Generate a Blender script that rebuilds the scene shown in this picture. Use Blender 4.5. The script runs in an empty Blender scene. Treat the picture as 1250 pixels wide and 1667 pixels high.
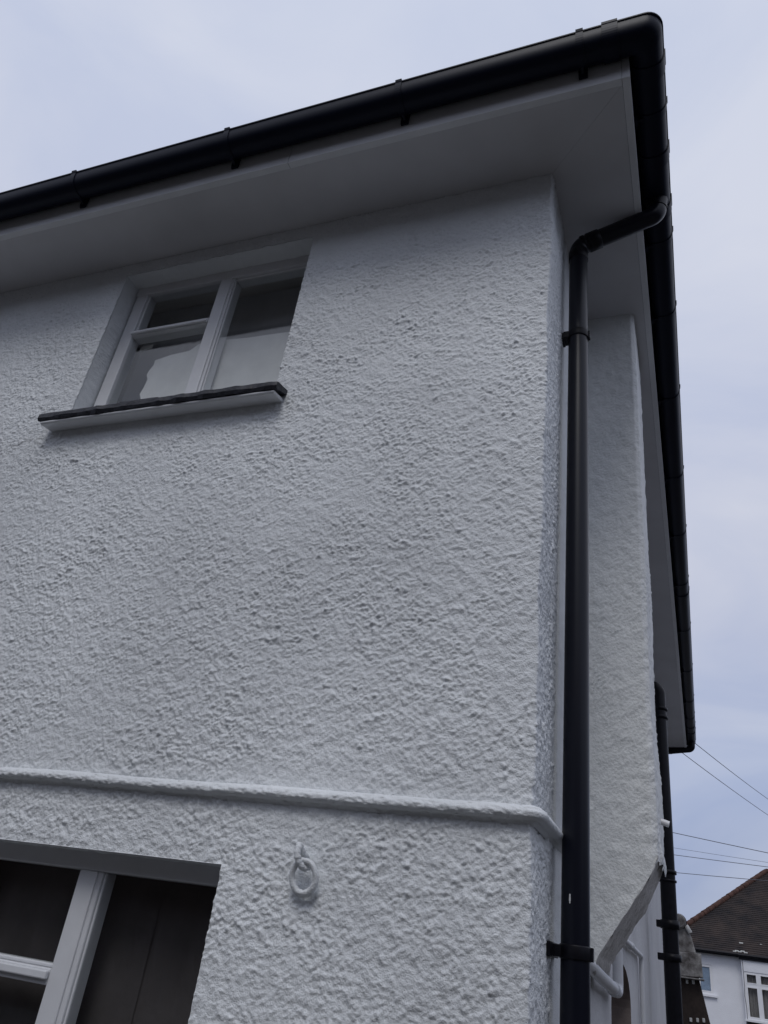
import bpy, math, random
import numpy as np
from mathutils import Vector, Matrix

random.seed(7)
RNG = np.random.default_rng(11)
scene = bpy.context.scene
COL = scene.collection
R = math.radians

# ------------------------------------------------------------------ camera
cam_d = bpy.data.cameras.new('camera')
cam = bpy.data.objects.new('camera', cam_d); COL.objects.link(cam)
yaw, pitch, roll, FPX = R(-24.0408), R(29.6901), R(8.5395), 1246.88
fw = Vector((math.sin(yaw)*math.cos(pitch), math.cos(yaw)*math.cos(pitch), math.sin(pitch)))
rt = Vector((math.cos(yaw), -math.sin(yaw), 0)); up = rt.cross(fw)
r2 = math.cos(roll)*rt + math.sin(roll)*up
u2 = -math.sin(roll)*rt + math.cos(roll)*up
m = Matrix((r2, u2, -fw)).transposed().to_4x4()
m.translation = Vector((0.374, -2.0, 1.7))
cam.matrix_world = m
cam_d.sensor_fit = 'VERTICAL'; cam_d.sensor_height = 24.0
cam_d.lens = 24.0*FPX/1667.0
cam_d.clip_start = 0.05; cam_d.clip_end = 800
scene.camera = cam

# ------------------------------------------------------------------ world
SUN_EL, SUN_AZ = R(54), R(172)          # azimuth measured from +Y towards +X
w = bpy.data.worlds.new('World'); scene.world = w; w.use_nodes = True
nt = w.node_tree; nt.nodes.clear()
def N(tree, t, **kw):
    n = tree.nodes.new(t)
    for k, v in kw.items(): setattr(n, k, v)
    return n
out = N(nt, 'ShaderNodeOutputWorld')
sky = N(nt, 'ShaderNodeTexSky', sky_type='NISHITA', sun_disc=False)
sky.sun_elevation = SUN_EL; sky.sun_rotation = SUN_AZ
bg1 = N(nt, 'ShaderNodeBackground'); bg1.inputs[1].default_value = 0.08
nt.links.new(sky.outputs[0], bg1.inputs[0])
tc = N(nt, 'ShaderNodeTexCoord'); sep = N(nt, 'ShaderNodeSeparateXYZ')
nt.links.new(tc.outputs['Generated'], sep.inputs[0])
nz = N(nt, 'ShaderNodeTexNoise'); nz.inputs['Scale'].default_value = 2.9
nz.inputs['Detail'].default_value = 5; nz.inputs['Roughness'].default_value = 0.5; nz.inputs['Distortion'].default_value = 0.5
mp = N(nt, 'ShaderNodeMapping'); mp.inputs['Scale'].default_value = (1, 1, 2.1); mp.inputs['Location'].default_value = (0.3, 0.1, 0.55)
nt.links.new(tc.outputs['Generated'], mp.inputs[0]); nt.links.new(mp.outputs[0], nz.inputs['Vector'])
ramp = N(nt, 'ShaderNodeValToRGB')
el = ramp.color_ramp.elements
stops = [(0.0, (.34, .39, .54)), (.10, (.38, .43, .59)), (.24, (.50, .55, .70)), (.38, (.55, .585, .72)), (.6, (.65, .68, .80)), (.9, (.65, .70, .845)), (1.0, (.65, .70, .845))]
el[0].position = 0; el[0].color = (*stops[0][1], 1)
el[1].position = 1; el[1].color = (*stops[-1][1], 1)
for p, c in stops[1:-1]:
    e = el.new(p); e.color = (*c, 1)
nt.links.new(sep.outputs['Z'], ramp.inputs[0])
r3 = N(nt, 'ShaderNodeValToRGB')
r3.color_ramp.elements[0].position = .34; r3.color_ramp.elements[0].color = (.80, .85, .95, 1)
r3.color_ramp.elements[1].position = .66; r3.color_ramp.elements[1].color = (1.16, 1.13, 1.07, 1)
nt.links.new(nz.outputs['Fac'], r3.inputs[0])
mul = N(nt, 'ShaderNodeMix', data_type='RGBA', blend_type='MULTIPLY'); 
# clouds show most low down, where the photograph's cover breaks up
fm = N(nt, 'ShaderNodeMapRange'); fm.inputs['From Min'].default_value = .35; fm.inputs['From Max'].default_value = .9
fm.inputs['To Min'].default_value = 1.0; fm.inputs['To Max'].default_value = .35
nt.links.new(sep.outputs['Z'], fm.inputs[0]); nt.links.new(fm.outputs[0], mul.inputs[0])
nt.links.new(ramp.outputs[0], mul.inputs[6]); nt.links.new(r3.outputs[0], mul.inputs[7])
bg2 = N(nt, 'ShaderNodeBackground'); bg2.inputs[1].default_value = 1.0
nt.links.new(mul.outputs[2], bg2.inputs[0])
mx = N(nt, 'ShaderNodeMixShader'); mx.inputs[0].default_value = .9
nt.links.new(bg1.outputs[0], mx.inputs[1]); nt.links.new(bg2.outputs[0], mx.inputs[2])
nt.links.new(mx.outputs[0], out.inputs[0])

# ------------------------------------------------------------------ sun (overcast)
sd = bpy.data.lights.new('sun', 'SUN'); sd.energy = 0.95; sd.angle = R(24); sd.color = (1, .985, .97)
so = bpy.data.objects.new('sun', sd); COL.objects.link(so)
dv = Vector((math.sin(SUN_AZ)*math.cos(SUN_EL), math.cos(SUN_AZ)*math.cos(SUN_EL), math.sin(SUN_EL)))
so.rotation_euler = dv.to_track_quat('Z', 'Y').to_euler(); so.location = (3, -8, 12)

vs = scene.view_settings
vs.view_transform = 'Standard'; vs.look = 'None'; vs.gamma = 1; vs.exposure = 0; vs.use_curve_mapping = False

# ------------------------------------------------------------------ materials
def mat(name, color, rough=.7, noise=None, bump=None, spec=.5, metal=0, coat=0):
    """noise=(scale, amount, [second colour]); bump=(scale, strength, distance)"""
    M = bpy.data.materials.new(name); M.use_nodes = True
    t = M.node_tree; b = t.nodes['Principled BSDF']
    b.inputs['Base Color'].default_value = (*color, 1); b.inputs['Roughness'].default_value = rough
    b.inputs['Specular IOR Level'].default_value = spec; b.inputs['Metallic'].default_value = metal
    b.inputs['Coat Weight'].default_value = coat
    c = N(t, 'ShaderNodeTexCoord')
    if noise:
        n = N(t, 'ShaderNodeTexNoise'); n.inputs['Scale'].default_value = noise[0]; n.inputs['Detail'].default_value = 6
        n.inputs['Roughness'].default_value = .6
        t.links.new(c.outputs['Object'], n.inputs['Vector'])
        rr = N(t, 'ShaderNodeValToRGB')
        c2 = noise[2] if len(noise) > 2 else tuple(x*(1-noise[1]) for x in color)
        rr.color_ramp.elements[0].position = .35; rr.color_ramp.elements[0].color = (*c2, 1)
        rr.color_ramp.elements[1].position = .65; rr.color_ramp.elements[1].color = (*color, 1)
        t.links.new(n.outputs['Fac'], rr.inputs[0]); t.links.new(rr.outputs[0], b.inputs['Base Color'])
    if bump:
        n = N(t, 'ShaderNodeTexNoise'); n.inputs['Scale'].default_value = bump[0]; n.inputs['Detail'].default_value = 5
        t.links.new(c.outputs['Object'], n.inputs['Vector'])
        bp = N(t, 'ShaderNodeBump'); bp.inputs['Strength'].default_value = bump[1]; bp.inputs['Distance'].default_value = bump[2]
        t.links.new(n.outputs['Fac'], bp.inputs['Height']); t.links.new(bp.outputs[0], b.inputs['Normal'])
    return M

M = {}
M['masonry'] = mat('masonry_paint', (.785, .81, .825), .6, (1.0, .2, (.63, .65, .665)), (230, .8, .0035), .4)
M['masonry_smooth'] = mat('masonry_paint_smooth', (.76, .775, .77), .6, (3.0, .10), (95, .7, .006), .4)
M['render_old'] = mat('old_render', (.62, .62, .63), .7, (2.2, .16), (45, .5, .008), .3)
M['stained'] = mat('stained_underside', (.60, .58, .56), .8, (9, .2), (60, .7, .006), .3)  # brownish grey, slightly darker than the breast faces
M['gloss_white'] = mat('white_gloss_paint', (.68, .69, .71), .42, (7, .08), (70, .25, .002), .45)
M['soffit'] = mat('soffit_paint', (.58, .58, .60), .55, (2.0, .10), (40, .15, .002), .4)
M['black'] = mat('black_plastic', (.005, .006, .012), .32, None, (30, .05, .001), .28)
M['black_matt'] = mat('black_plastic_worn', (.006, .006, .010), .42, (25, .5), (60, .1, .001), .2)
M['slate'] = mat('slate', (.032, .034, .045), .55, (40, .5), (35, .9, .010), .4)
M['dark_room'] = mat('dark_room', (.32, .29, .28), .9)
M['room_white'] = mat('room_ceiling', (.62, .60, .57), .9)
M['paper'] = mat('paper', (.86, .85, .82), .85, (6, .14), (12, .2, .004), .2)
M['curtain'] = mat('net_curtain', (.30, .28, .27), .95, (30, .3), (60, .5, .004), .1)
M['tile'] = mat('roof_tile', (.042, .031, .027), .85, (1.1, .5, (.015, .013, .014)), (20, .6, .02), .3)
M['ridge'] = mat('ridge_tile', (.090, .045, .034), .85, (5, .5), (20, .6, .02), .3)
M['neigh_wall'] = mat('pebbledash', (.74, .745, .77), .85, (1.2, .08), (30, .6, .02), .3)
M['upvc'] = mat('upvc', (.72, .72, .73), .35, None, None, .5)
M['grey_metal'] = mat('weathered_render', (.36, .35, .335), .75, (9, .7, (.10, .09, .085)), (40, .6, .01), .3)
M['brown_board'] = mat('brown_board', (.045, .033, .028), .8, (12, .4), (30, .6, .006), .3)
M['pale'] = mat('pale_stud', (.62, .62, .60), .5, (60, .3), None, .5)
M['cable'] = mat('cable_sheath', (.10, .10, .12), .6)
M['ground'] = mat('tarmac', (.085, .083, .080), .9, (1.5, .35), (90, .6, .01), .3)
M['moss'] = mat('white_droppings', (.55, .55, .52), .9)
M['door'] = mat('door_paint', (.10, .08, .07), .6, (5, .3))

def glass_mat(name, tint, rough=.015):
    g = bpy.data.materials.new(name); g.use_nodes = True; t = g.node_tree; t.nodes.clear()
    o = N(t, 'ShaderNodeOutputMaterial'); mxs = N(t, 'ShaderNodeMixShader'); fr = N(t, 'ShaderNodeFresnel')
    ge = N(t, 'ShaderNodeNewGeometry'); mr = N(t, 'ShaderNodeMapRange'); mr.inputs['To Min'].default_value = 1.45; mr.inputs['To Max'].default_value = 1/1.45
    t.links.new(ge.outputs['Backfacing'], mr.inputs[0]); t.links.new(mr.outputs[0], fr.inputs[0])   # thin pane: no total internal reflection
    tr = N(t, 'ShaderNodeBsdfTransparent'); tr.inputs[0].default_value = (*tint, 1)
    gl = N(t, 'ShaderNodeBsdfGlossy'); gl.inputs['Roughness'].default_value = rough
    c = N(t, 'ShaderNodeTexCoord'); n = N(t, 'ShaderNodeTexNoise'); n.inputs['Scale'].default_value = 3.0
    bp = N(t, 'ShaderNodeBump'); bp.inputs['Strength'].default_value = .03; bp.inputs['Distance'].default_value = .02
    t.links.new(c.outputs['Object'], n.inputs['Vector']); t.links.new(n.outputs['Fac'], bp.inputs['Height'])
    t.links.new(bp.outputs[0], gl.inputs['Normal'])
    t.links.new(fr.outputs[0], mxs.inputs[0]); t.links.new(tr.outputs[0], mxs.inputs[1]); t.links.new(gl.outputs[0], mxs.inputs[2])
    t.links.new(mxs.outputs[0], o.inputs[0]); return g
M['glass'] = glass_mat('window_glass', (.95, .96, .96))
M['glass_blue'] = glass_mat('window_glass_far', (.82, .85, .88))

# ------------------------------------------------------------------ helpers
def tag(o, label=None, cat=None, group=None, kind=None):
    for k, v in (('label', label), ('category', cat), ('group', group), ('kind', kind)):
        if v: o[k] = v
    return o
def empty(name, loc=(0, 0, 0), parent=None):
    o = bpy.data.objects.new(name, None); COL.objects.link(o); o.location = loc; o.empty_display_size = .2
    if parent: o.parent = parent
    return o
class MB:
    def __init__(s): s.v = []; s.f = []; s.sm = []
    def add(s, vs, fs, smooth=False):
        b = len(s.v); s.v += [tuple(v) for v in vs]; s.f += [tuple(b+i for i in f) for f in fs]; s.sm += [smooth]*len(fs); return s
    def box(s, x0, x1, y0, y1, z0, z1):
        return s.add([(x0,y0,z0),(x1,y0,z0),(x1,y1,z0),(x0,y1,z0),(x0,y0,z1),(x1,y0,z1),(x1,y1,z1),(x0,y1,z1)],
              [(0,3,2,1),(4,5,6,7),(0,1,5,4),(1,2,6,5),(2,3,7,6),(3,0,4,7)])
    def prism(s, poly, axis, a, b):
        """poly = 2-D points in the two axes left over; extruded along axis from a to b"""
        def mk(p, t):
            q = list(p); q.insert(axis, t); return tuple(q)
        n = len(poly)
        vs = [mk(p, a) for p in poly] + [mk(p, b) for p in poly]
        fs = [tuple(range(n))[::-1], tuple(range(n, 2*n))] + [(i, (i+1) % n, n+(i+1) % n, n+i) for i in range(n)]
        return s.add(vs, fs)
    def tube(s, pts, r, seg=20, caps=True):
        pts = [Vector(p) for p in pts]; n = len(pts)
        rs = r if isinstance(r, (list, tuple)) else [r]*n
        tang = [(pts[min(i+1, n-1)]-pts[max(i-1, 0)]).normalized() for i in range(n)]
        ref = Vector((0, 0, 1)) if abs(tang[0].z) < .9 else Vector((1, 0, 0))
        nn = (ref - tang[0]*ref.dot(tang[0])).normalized(); vs = []
        for i in range(n):
            nn = (nn - tang[i]*nn.dot(tang[i])).normalized(); bb = tang[i].cross(nn)
            for k in range(seg):
                a = 2*math.pi*k/seg; vs.append(pts[i] + (nn*math.cos(a)+bb*math.sin(a))*rs[i])
        fs = [(i*seg+k, i*seg+(k+1) % seg, (i+1)*seg+(k+1) % seg, (i+1)*seg+k) for i in range(n-1) for k in range(seg)]
        s.add(vs, fs, True)
        if caps:
            s.add([vs[k] for k in range(seg)], [tuple(range(seg))[::-1]]); s.add([vs[(n-1)*seg+k] for k in range(seg)], [tuple(range(seg))])
        return s
    def build(s, name, material, parent=None, bevel=0):
        me = bpy.data.meshes.new(name); me.from_pydata(s.v, [], s.f); me.materials.append(material)
        me.polygons.foreach_set('use_smooth', s.sm); me.update()
        o = bpy.data.objects.new(name, me); COL.objects.link(o)
        if parent: o.parent = parent
        if bevel:
            b = o.modifiers.new('bevel', 'BEVEL'); b.width = bevel; b.segments = 2; b.limit_method = 'ANGLE'; b.angle_limit = R(40)
        return o
def arc_pts(p0, corner, p1, r, n=8):
    """polyline p0 -> rounded corner -> p1"""
    p0, c, p1 = Vector(p0), Vector(corner), Vector(p1)
    a = (p0-c).normalized(); b = (p1-c).normalized(); ang = a.angle(b); d = r/math.tan(ang/2)
    s, e = c+a*d, c+b*d; cen = c+(a+b).normalized()*(r/math.sin(ang/2)); o = []
    for i in range(n+1):
        t = i/n; v = ((s-cen)*(1-t)+(e-cen)*t); o.append(cen+v.normalized()*r)
    return o
def np_mesh(name, verts, faces, material, parent, smooth=True):
    """verts (n,3), faces (m,4) arrays"""
    me = bpy.data.meshes.new(name)
    me.vertices.add(len(verts)); me.vertices.foreach_set('co', np.asarray(verts, np.float32).ravel())
    nf = len(faces); me.loops.add(nf*4); me.loops.foreach_set('vertex_index', np.asarray(faces, np.int32).ravel())
    me.polygons.add(nf); me.polygons.foreach_set('loop_start', np.arange(0, nf*4, 4, dtype=np.int32))
    me.polygons.foreach_set('loop_total', np.full(nf, 4, np.int32))
    me.polygons.foreach_set('use_smooth', np.full(nf, smooth, bool))
    me.update(calc_edges=True); me.validate()
    me.materials.append(material)
    o = bpy.data.objects.new(name, me); COL.objects.link(o); o.parent = parent
    return o

# ---- noise fields for the thrown render (3 mm cells)
NX, NZ, CELL = 2560, 1600, .003
fx = np.fft.fftfreq(NX, CELL)[:, None]; fz = np.fft.fftfreq(NZ, CELL)[None, :]; FR = np.hypot(fx, fz)
def band(lam, bw=.35, seed=0, stretch=1.0):
    g = np.random.default_rng(seed).standard_normal((NX, NZ))
    fr = np.hypot(fx*stretch, fz)
    f = np.fft.fft2(g)*np.exp(-.5*((np.log(np.maximum(fr, 1e-3)*lam))/bw)**2)
    h = np.fft.ifft2(f).real; return (h/h.std()).astype(np.float32)
def low(lam, seed):
    g = np.random.default_rng(seed).standard_normal((NX, NZ)); f = np.fft.fft2(g)*np.exp(-(FR*lam)**2)
    h = np.fft.ifft2(f).real; return (h/h.std()).astype(np.float32)
def sample(field, s, z):
    i = (np.asarray(s)/CELL) % NX; j = (np.asarray(z)/CELL) % NZ
    i0 = np.floor(i).astype(int); j0 = np.floor(j).astype(int); a = i-i0; b = j-j0
    i0 %= NX; j0 %= NZ; i1 = (i0+1) % NX; j1 = (j0+1) % NZ
    return field[i0, j0]*(1-a)*(1-b)+field[i1, j0]*a*(1-b)+field[i0, j1]*(1-a)*b+field[i1, j1]*a*b
bA, bB, bC, bL = band(.027, .45, 1, .9), band(.0145, .35, 2, .9), band(.0098, .25, 5), low(.30, 3)
bP = band(.08, .5, 4)
lump = np.maximum(bA, -.35)
def stones(dens, sig, seed, mod):
    """scattered grit: random impulses (per m2) turned into rounded bumps of radius ~sig"""
    g = np.random.default_rng(seed); p = dens*CELL*CELL*np.clip(mod, .15, 2.2)
    imp = (g.random((NX, NZ)) < p)*g.uniform(.45, 1.25, (NX, NZ))
    return np.fft.ifft2(np.fft.fft2(imp)*np.exp(-2*(math.pi*FR*sig)**2)*(2*math.pi*sig*sig/CELL**2)).real.astype(np.float32)
den = 1+.10*bL
def unit(a): return (a-a.mean())/a.std()
G1 = unit(.8*unit(stones(6200, .0036, 21, den))+.55*band(.0135, .32, 31)+.28*band(.024, .4, 32))
G2 = unit(unit(stones(14000, .0026, 22, den))+.5*band(.0095, .3, 33))
# paint-filled hollows between steep-sided lumps, with a few proud stones
ST = .0021*np.tanh(1.25*(G1-.15))+.0010*np.tanh(1.1*G2)+.0042*stones(520, .0046, 23, den)
AMP = np.clip(.97+.11*bL+.14*low(.09, 40), .5, 1.5)
ROUGH = .92*ST*AMP + .0008*bP
ROUGH -= np.percentile(ROUGH, 20)
SOFT = .0006*np.maximum(bA, -.2)*np.clip(.8+.5*bL, .1, 2) + .0006*bP + .0003*bB*np.clip(.6+.5*bL, 0, 2)

# ------------------------------------------------------------------ ground
g = MB(); g.add([(-250, -250, 0), (250, -250, 0), (250, 250, 0), (-250, 250, 0)], [(0, 1, 2, 3)])
tag(g.build('ground', M['ground']), 'dark grey tarmac ground around the white house', None, None, 'structure')

# ------------------------------------------------------------------ the house
ZS = 4.51          # soffit height
YE = 8.55           # rear wall
house = tag(empty('house', (-2, 4, 0)), 'white roughcast house with black gutters and downpipe filling the photo', 'house')
def P(o):
    """keep world placement under the house empty"""
    o.parent = house; o.matrix_parent_inverse = house.matrix_world.inverted(); return o
house.matrix_world = Matrix.Translation((-2, 4, 0))
HI = Matrix.Translation((2, -4, 0))
_build = MB.build
def hb(mb, name, material, bevel=0, parent=None):
    o = _build(mb, name, material, None, bevel)
    o.parent = parent or house
    if parent is None: o.matrix_parent_inverse = HI
    return o

# front wall + return as one thrown-render sheet -----------------------------------
def fine(a, b, st): 
    n = max(1, int(round((b-a)/st))); return np.linspace(a, b, n+1)[:-1]
OPEN = {'up': (-2.09, -1.06, 3.55, 4.43), 'low': (-1.84, -.84, .85, 1.852)}
RAD = .008
s_c = np.concatenate([fine(-9, -3.3, .05), fine(-3.3, -RAD, .0033), fine(-RAD, -RAD+RAD*math.pi/2, .003), fine(RAD*(math.pi/2-1), .34, .0033), fine(.34, .86, .006), [.86]])
z_c = np.concatenate([fine(0, 1.28, .012), fine(1.28, 4.56, .0033), [4.56]])
for k, (x0, x1, z0, z1) in OPEN.items():
    for v in (x0, x1): s_c[np.argmin(abs(s_c-v))] = v
    for v in (z0, z1): z_c[np.argmin(abs(z_c-v))] = v
def path(s):
    """arc-length-like parameter -> x, y, nx, ny"""
    s = np.asarray(s, float); x = np.where(s < -RAD, s, 0.); y = np.zeros_like(s); nx = np.zeros_like(s); ny = np.full_like(s, -1.)
    a = np.clip((s+RAD)/RAD, 0, math.pi/2); onarc = (s >= -RAD)
    x = np.where(onarc, -RAD+RAD*np.sin(a), x); y = np.where(onarc, RAD-RAD*np.cos(a), y)
    nx = np.where(onarc, np.sin(a), nx); ny = np.where(onarc, -np.cos(a), ny)
    end = RAD*(math.pi/2-1)
    y = np.where(s > end, RAD+(s-end), y); 
    return x, y, nx, ny
S, Z = np.meshgrid(s_c, z_c, indexing='ij')
X, Y, NXX, NYY = path(S)
h = .92*sample(ROUGH, (S+20)*1.12, (Z+3)*1.12)
# the roughcast stops against a smooth band beside the downpipe
t = np.clip((S-.285)/.03, 0, 1); t = t*t*(3-2*t)
groove = .024*np.exp(-((S-.322)/.015)**2)
hs = sample(SOFT, S+23, Z+1)*.7
h = h*(1-t) + (hs+.001)*t - groove
h = h*(1-.75*np.exp(-(((S+.583)/.042)**2+((Z-1.845)/.05)**2)))     # painted smooth behind the ring
wob = .002*sample(bL, S*0+5, Z)      # slightly uneven arris
V = np.stack([X+NXX*(h+np.where(S > -.1, wob, 0)*np.clip((S+.1)/.1, 0, 1)*(S < .2)), Y+NYY*h, Z], -1)
ns, nz_ = S.shape
idx = np.arange(ns*nz_).reshape(ns, nz_)
keep = np.ones((ns-1, nz_-1), bool)
ranges = {}
for k, (x0, x1, z0, z1) in OPEN.items():
    i0, i1 = np.argmin(abs(s_c-x0)), np.argmin(abs(s_c-x1)); j0, j1 = np.argmin(abs(z_c-z0)), np.argmin(abs(z_c-z1))
    keep[i0:i1, j0:j1] = False; ranges[k] = (i0, i1, j0, j1)
A = idx[:-1, :-1]; B = idx[1:, :-1]; Cc = idx[1:, 1:]; D = idx[:-1, 1:]
faces = [np.stack([A, B, Cc, D], -1)[keep]]
verts = [V.reshape(-1, 3)]; off = ns*nz_
NR, RD = 14, .11
for k, (i0, i1, j0, j1) in ranges.items():
    loops = [([(i0, j) for j in range(j0, j1+1)], (1, 0)), ([(i1, j) for j in range(j1, j0-1, -1)], (-1, 0)),
             ([(i, j1) for i in range(i0, i1+1)], (0, -1)), ([(i, j0) for i in range(i1, i0-1, -1)], (0, 1))]
    for lp, (dx, dz) in loops:
        ii = np.array([p[0] for p in lp]); jj = np.array([p[1] for p in lp])
        base = V[ii, jj]; rows = [idx[ii, jj]]
        for r_ in range(1, NR+1):
            d = RD*r_/NR; along = s_c[ii] + z_c[jj]
            hh = sample(SOFT, along+7, np.full(len(along), d+2.0))*1.2*min(1, r_/3)
            ed = (np.arange(len(lp)) > 0) & (np.arange(len(lp)) < len(lp)-1)
            hh = hh*ed
            yy = base[:, 1]*max(0, 1-r_/4)+d
            pv = np.stack([base[:, 0]+dx*hh, yy, base[:, 2]+dz*hh], -1); verts.append(pv)
            rows.append(off+np.arange(len(lp))); off += len(lp)
        for a_, b_ in zip(rows[:-1], rows[1:]):
            faces.append(np.stack([a_[:-1], a_[1:], b_[1:], b_[:-1]], -1))
wall = np_mesh('wall', np.concatenate(verts), np.concatenate(faces), M['masonry'], house)
wall.matrix_parent_inverse = HI

# side wall beyond the buttress, with an arched door recess --------------------------
XS = -.004
sw = MB()
dy0, dy1, dzs = 1.90, 2.92, 1.62
arch = [(dy0, 0.0)] + [(dy0+(dy1-dy0)*(.5-.5*math.cos(math.pi*i/16)), dzs+.19*math.sin(math.pi*i/16)) for i in range(17)] + [(dy1, 0.0)]
# strips of wall around the arch
sw.add([(XS, .85, 0), (XS, dy0, 0), (XS, dy0, 4.56), (XS, .85, 4.56)], [(0, 1, 2, 3)])
sw.add([(XS, dy1, 0), (XS, YE, 0), (XS, YE, 4.56), (XS, dy1, 4.56)], [(0, 1, 2, 3)])
top = arch[1:-1]
for (a, b) in zip(top[:-1], top[1:]):
    sw.add([(XS, a[0], a[1]), (XS, b[0], b[1]), (XS, b[0], 4.56), (XS, a[0], 4.56)], [(0, 1, 2, 3)])
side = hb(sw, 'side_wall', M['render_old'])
M['recess'] = mat('recess_paint', (.27, .225, .205), .8, (5, .3), (50, .5, .006), .3)  # brownish paint with the recess shade mixed into its tone
rc = MB()
for (a, b) in zip(arch[:-1], arch[1:]):
    rc.add([(XS, *a), (XS, *b), (XS-.24, *b), (XS-.24, *a)], [(0, 1, 2, 3)])
hb(rc, 'door_recess', M['recess'], 0, side)
dr = MB(); dr.prism([(XS-.30, 0), (XS-.24, 0), (XS-.24, 1.9), (XS-.30, 1.9)][::-1] if 0 else [(dy0-.05, 0), (dy1+.05, 0), (dy1+.05, 1.9), (dy0-.05, 1.9)], 0, XS-.29, XS-.24)
hb(dr, 'side_door', M['door'])
rw = MB()
rw.add([(XS, YE, 0), (-9, YE, 0), (-9, YE, 4.56), (XS, YE, 4.56)], [(0, 1, 2, 3)])
rw.add([(-9, YE, 0), (-9, 0, 0), (-9, 0, 4.56), (-9, YE, 4.56)], [(0, 1, 2, 3)])
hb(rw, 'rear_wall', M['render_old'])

# buttress / chimney breast on corbel --------------------------------------------------
def zb(x):    # lower edge of the breast
    return np.interp(x, [0, .05, .055, .20, .25, .27], [1.735, 1.735, 1.772, 1.985, 2.075, 2.09])
bev = .016
pc = [(-.006, .85), (.250-bev, .85), (.250, .85+bev), (.250, 1.28)]
def dens(a, b, st): return [(a[0]+(b[0]-a[0])*i, a[1]+(b[1]-a[1])*i) for i in np.linspace(0, 1, max(2, int(math.dist(a, b)/st)+1))[:-1]]
pp = dens(pc[0], pc[1], .005)+dens(pc[1], pc[2], .005)+dens(pc[2], pc[3], .006)+[pc[3]]
pp = np.array(pp); tg = np.gradient(pp, axis=0); tg /= np.linalg.norm(tg, axis=1)[:, None]; nrm = np.stack([tg[:, 1], -tg[:, 0]], -1)
arc = np.concatenate([[0], np.cumsum(np.linalg.norm(np.diff(pp, axis=0), axis=1))])
tz = np.linspace(0, 1, 560)
jag = .0025*sample(bP, arc+9, arc*0+2)+.0010*sample(bA, arc+4, arc*0+1)
z0_ = zb(pp[:, 0])+jag; flank = arc > arc[np.argmin(abs(pp[:, 1]-(.85+bev)))]
ZZ = z0_[:, None]+(4.56-z0_[:, None])*tz[None, :]
AA = np.repeat(arc[:, None], len(tz), 1)
hh = sample(SOFT, AA+3, ZZ+.5)*1.5
hh += .003*sample(bL, AA*.3+8, ZZ*.5)*np.clip((4.0-ZZ)/1.5, .2, 1)     # hand-floated waviness
hh += .009*np.exp(-((ZZ-2.10)/.035)**2)*(AA > arc[-1]-.35)       # lip at the foot of the flank
hh = hh*np.clip((AA)/.02, 0, 1)
VV = np.stack([pp[:, 0][:, None]+nrm[:, 0][:, None]*hh, pp[:, 1][:, None]+nrm[:, 1][:, None]*hh, ZZ], -1)
n1, n2 = hh.shape; ix = np.arange(n1*n2).reshape(n1, n2)
cb = np_mesh('chimney_breast', VV.reshape(-1, 3), np.stack([ix[:-1, :-1], ix[1:, :-1], ix[1:, 1:], ix[:-1, 1:]], -1).reshape(-1, 4), M['masonry_smooth'], house)
cb.matrix_parent_inverse = HI
# sloped underside and back
xs = np.linspace(-.006, .262, 40); ys = np.linspace(.848, 1.295, 40)
UX, UY = np.meshgrid(xs, ys, indexing='ij')
UZ = zb(UX)+.003*sample(bP, UX+4, UY+3)+.0018*sample(bA, UX+6, UY+1)+.03*np.clip((UX-.2)/.05, 0, 1)*((UY-.85)/.43)
ju = np.interp(UX, pp[:60, 0], jag[:60]); UZ += ju*np.clip((.93-UY)/.08, 0, 1)
iu = np.arange(1600).reshape(40, 40)
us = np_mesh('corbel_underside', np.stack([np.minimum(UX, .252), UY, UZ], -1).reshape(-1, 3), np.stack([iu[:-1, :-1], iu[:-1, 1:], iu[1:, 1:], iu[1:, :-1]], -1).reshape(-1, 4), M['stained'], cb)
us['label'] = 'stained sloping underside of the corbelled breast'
bk = MB(); bk.prism([(-.004, 1.74), (.05, 1.74), (.055, 1.78), (.20, 2.0), (.248, 2.10), (.248, 4.56), (-.004, 4.56)], 1, 1.275, 1.285)
hb(bk, 'breast_back', M['render_old'], 0, cb)

# string course ---------------------------------------------------------------------------
prof = [(.000, 2.064), (.015, 2.060), (.026, 2.054), (.0325, 2.045), (.033, 2.037), (.029, 2.031), (.021, 2.028), (.012, 2.026), (.000, 2.016)]
prof = np.array(prof)
q = np.linspace(0, 1, 28); pl = np.concatenate([[0], np.cumsum(np.linalg.norm(np.diff(prof, axis=0), axis=1))]); pl /= pl[-1]
po, pz = np.interp(q, pl, prof[:, 0]), np.interp(q, pl, prof[:, 1])
sc = np.concatenate([fine(-9, -3.3, .05), fine(-3.3, -RAD, .005), fine(-RAD, RAD*(math.pi/2-1), .004), fine(RAD*(math.pi/2-1), .84, .006)])
sx, sy, snx, sny = path(sc)
SS = np.repeat(sc[:, None], len(q), 1); QQ = np.repeat(q[None, :]*.12, len(sc), 0)
hn = (sample(bA, SS+13, QQ+1)*.0011+sample(bB, SS+2, QQ+3)*.0009+np.minimum(sample(bP, SS+3, QQ+1.5), 1)*.0008)*np.where(SS > 0.05, .35, 1)
hn += .0008*sample(bL, SS+17, QQ*0)
o_ = po[None, :]+hn; zz_ = pz[None, :]+.0012*sample(bL, SS*.6+30, QQ*0)
SV = np.stack([sx[:, None]+snx[:, None]*o_, sy[:, None]+sny[:, None]*o_, zz_], -1)
i5 = np.arange(SV.shape[0]*SV.shape[1]).reshape(SV.shape[:2])
stc = np_mesh('string_course', SV.reshape(-1, 3), np.stack([i5[:-1, :-1], i5[:-1, 1:], i5[1:, 1:], i5[1:, :-1]], -1).reshape(-1, 4), M['masonry'], house)
stc.matrix_parent_inverse = HI

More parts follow.
